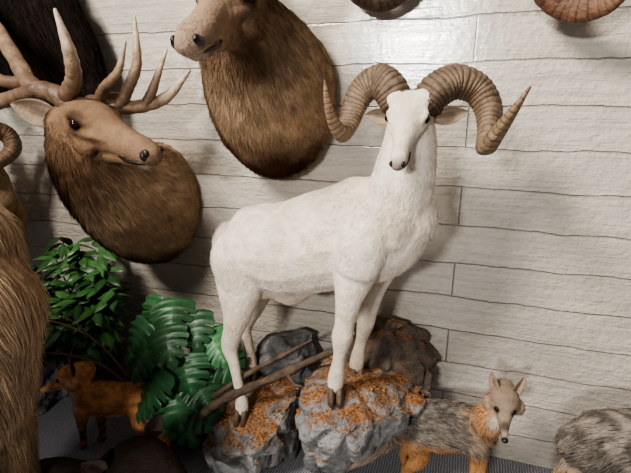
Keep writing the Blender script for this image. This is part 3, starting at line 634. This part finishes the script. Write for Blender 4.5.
br=[(-187,-20,80),(-174,-18,84),(-164,-22,78),(-196,-24,74),(-156,-20,74),(-188,-30,64),(-164,-32,64),(-176,-34,70),(-194,-26,60),(-156,-30,58),(-180,-38,55),(-168,-38,50),(-186,-34,48),(-152,-28,48),(-158,-36,42),(-170,-20,86),(-182,-18,87),(-172,-30,62),(-150,-24,66),(-160,-18,84)]
for t in br:
    tip=np.array(t,float); st=pc+[0,0,20]; mid=(st+tip)/2+np.array([0,0,5])
    V,F,D,T,_=tube_mesh([(*st,.6),(*mid,.45),(*tip,.25)],lat=None,n=6,seg=8); stems.add(V,F,(.07,.06,.03))
    for i in range(5,len(D)):
        for q in range(2):
            a=random.random()*6.28; d=np.array([math.cos(a),math.sin(a)*.8-.2,random.uniform(-.6,.2)])+T[i]*.35
            g=random.uniform(.5,1.5); leaf(leaves,D[i,:3],d,(0,-.3,1),random.uniform(8,12),random.uniform(2.0,3.0),(.05*g,.14*g,.038*g),droop=.4)
e=make_empty('potted_ficus',(*pc[:2],0)); adopt(e,[pot.obj('pot',MAT['pot']),stems.obj('stems',MAT['bark']),leaves.obj('leaves',MAT['leaf'])])
tw=Acc()
for p in ([(-131,-34,0,.5),(-134,-38,30,.5),(-146,-42,50,.45),(-165,-44,57,.4),(-182,-46,54,.2)],[(-134,-40,30,.45),(-142,-46,42,.4),(-158,-50,46,.35),(-172,-52,44,.2)],[(-146,-42,50,.35),(-152,-46,60,.3),(-168,-48,66,.18)],[(-134,-40,28,.4),(-150,-50,36,.35),(-164,-54,44,.2)],[(-134,-38,30,.4),(-128,-44,46,.3),(-118,-50,56,.15)]): stick(p,(.20,.14,.10),tw)
tw.obj('bare_twig_branch',MAT['bark'])
# ================================================================= top mounts
b=Beast('argali_horn_mount'); acc=b.part('horns',MAT['horn'])
HD=[(.07,.032,.02),(.10,.045,.026),(.17,.09,.052)]
b.tube([(45,-1,199,8,9),(45,-14,198,8,8),(45,-26,192,6,7)],(.2,.12,.07),fur=1.2,lat=(1,0,0),flat=(1,0))
ram_horn(acc,[(42,-24,196,5),(34,-22,199,5),(24,-16,194,4.8),(19,-14,184,4.6),(26,-16,176.5,4.0),(34,-22,176,3),(39,-28,181,1)],HD,26)
ram_horn(acc,[(48,-24,196,5),(57,-22,200,5),(65,-20,192,5),(65,-22,180,4.6),(57,-24,173,4.2),(48,-25,173,3.6),(41,-27,179,1.6)],HD,26)
b.build(voxel=1,smooth=3,nhair=3000,origin=(45,-1,199))
b=Beast('mountain_goat_horn_mount'); acc=b.part('horns',MAT['horn'])
b.tube([(-31,-1,198,7,8),(-31,-12,198,7,7),(-31,-22,194,5,6)],(.06,.04,.03),fur=1.2,lat=(1,0,0),flat=(1,0))
ram_horn(acc,[(-34,-16,198,3.5),(-42,-13,194,3.5),(-40,-10,186,3.4),(-32,-10,182.5,3.2),(-24,-12,185,2.6),(-20,-16,191,1)],[(.05,.03,.02),(.07,.045,.03)],18)
b.build(voxel=1,smooth=3,nhair=3000,origin=(-31,-1,198))
# ================================================================= LIGHTS + CAMERA
def area(name,loc,tgt,sx,sy,en,col,spread=180):
    l=bpy.data.lights.new(name,'AREA'); l.shape='RECTANGLE'; l.size=sx; l.size_y=sy; l.energy=en; l.color=col; l.spread=math.radians(spread)
    o=bpy.data.objects.new(name,l); o.location=loc; o.rotation_euler=(Vector(tgt)-Vector(loc)).to_track_quat('-Z','Y').to_euler(); SC.collection.objects.link(o)
area('window_light_left',(-1.6,-2.6,3.4),(.6,0,1.8),.7,.8,118,(1,.94,.86),140)
area('window_light_rear',(-.80,-5.0,2.30),(.4,0,2.2),.5,.22,62,(1,.98,.95),120)
w=bpy.data.worlds.new('World'); SC.world=w; w.use_nodes=True; w.node_tree.nodes['Background'].inputs[0].default_value=(1,.96,.92,1); w.node_tree.nodes['Background'].inputs[1].default_value=.22
try: SC.view_settings.look='AgX - Medium High Contrast'
except Exception: pass
cd=bpy.data.cameras.new('camera'); cd.lens=26.0; cd.sensor_width=36; cam=bpy.data.objects.new('camera',cd); SC.collection.objects.link(cam)
cam.location=(0,-1.807,1.5); cam.rotation_euler=(math.radians(90-16.6),0,math.radians(18)); SC.camera=cam
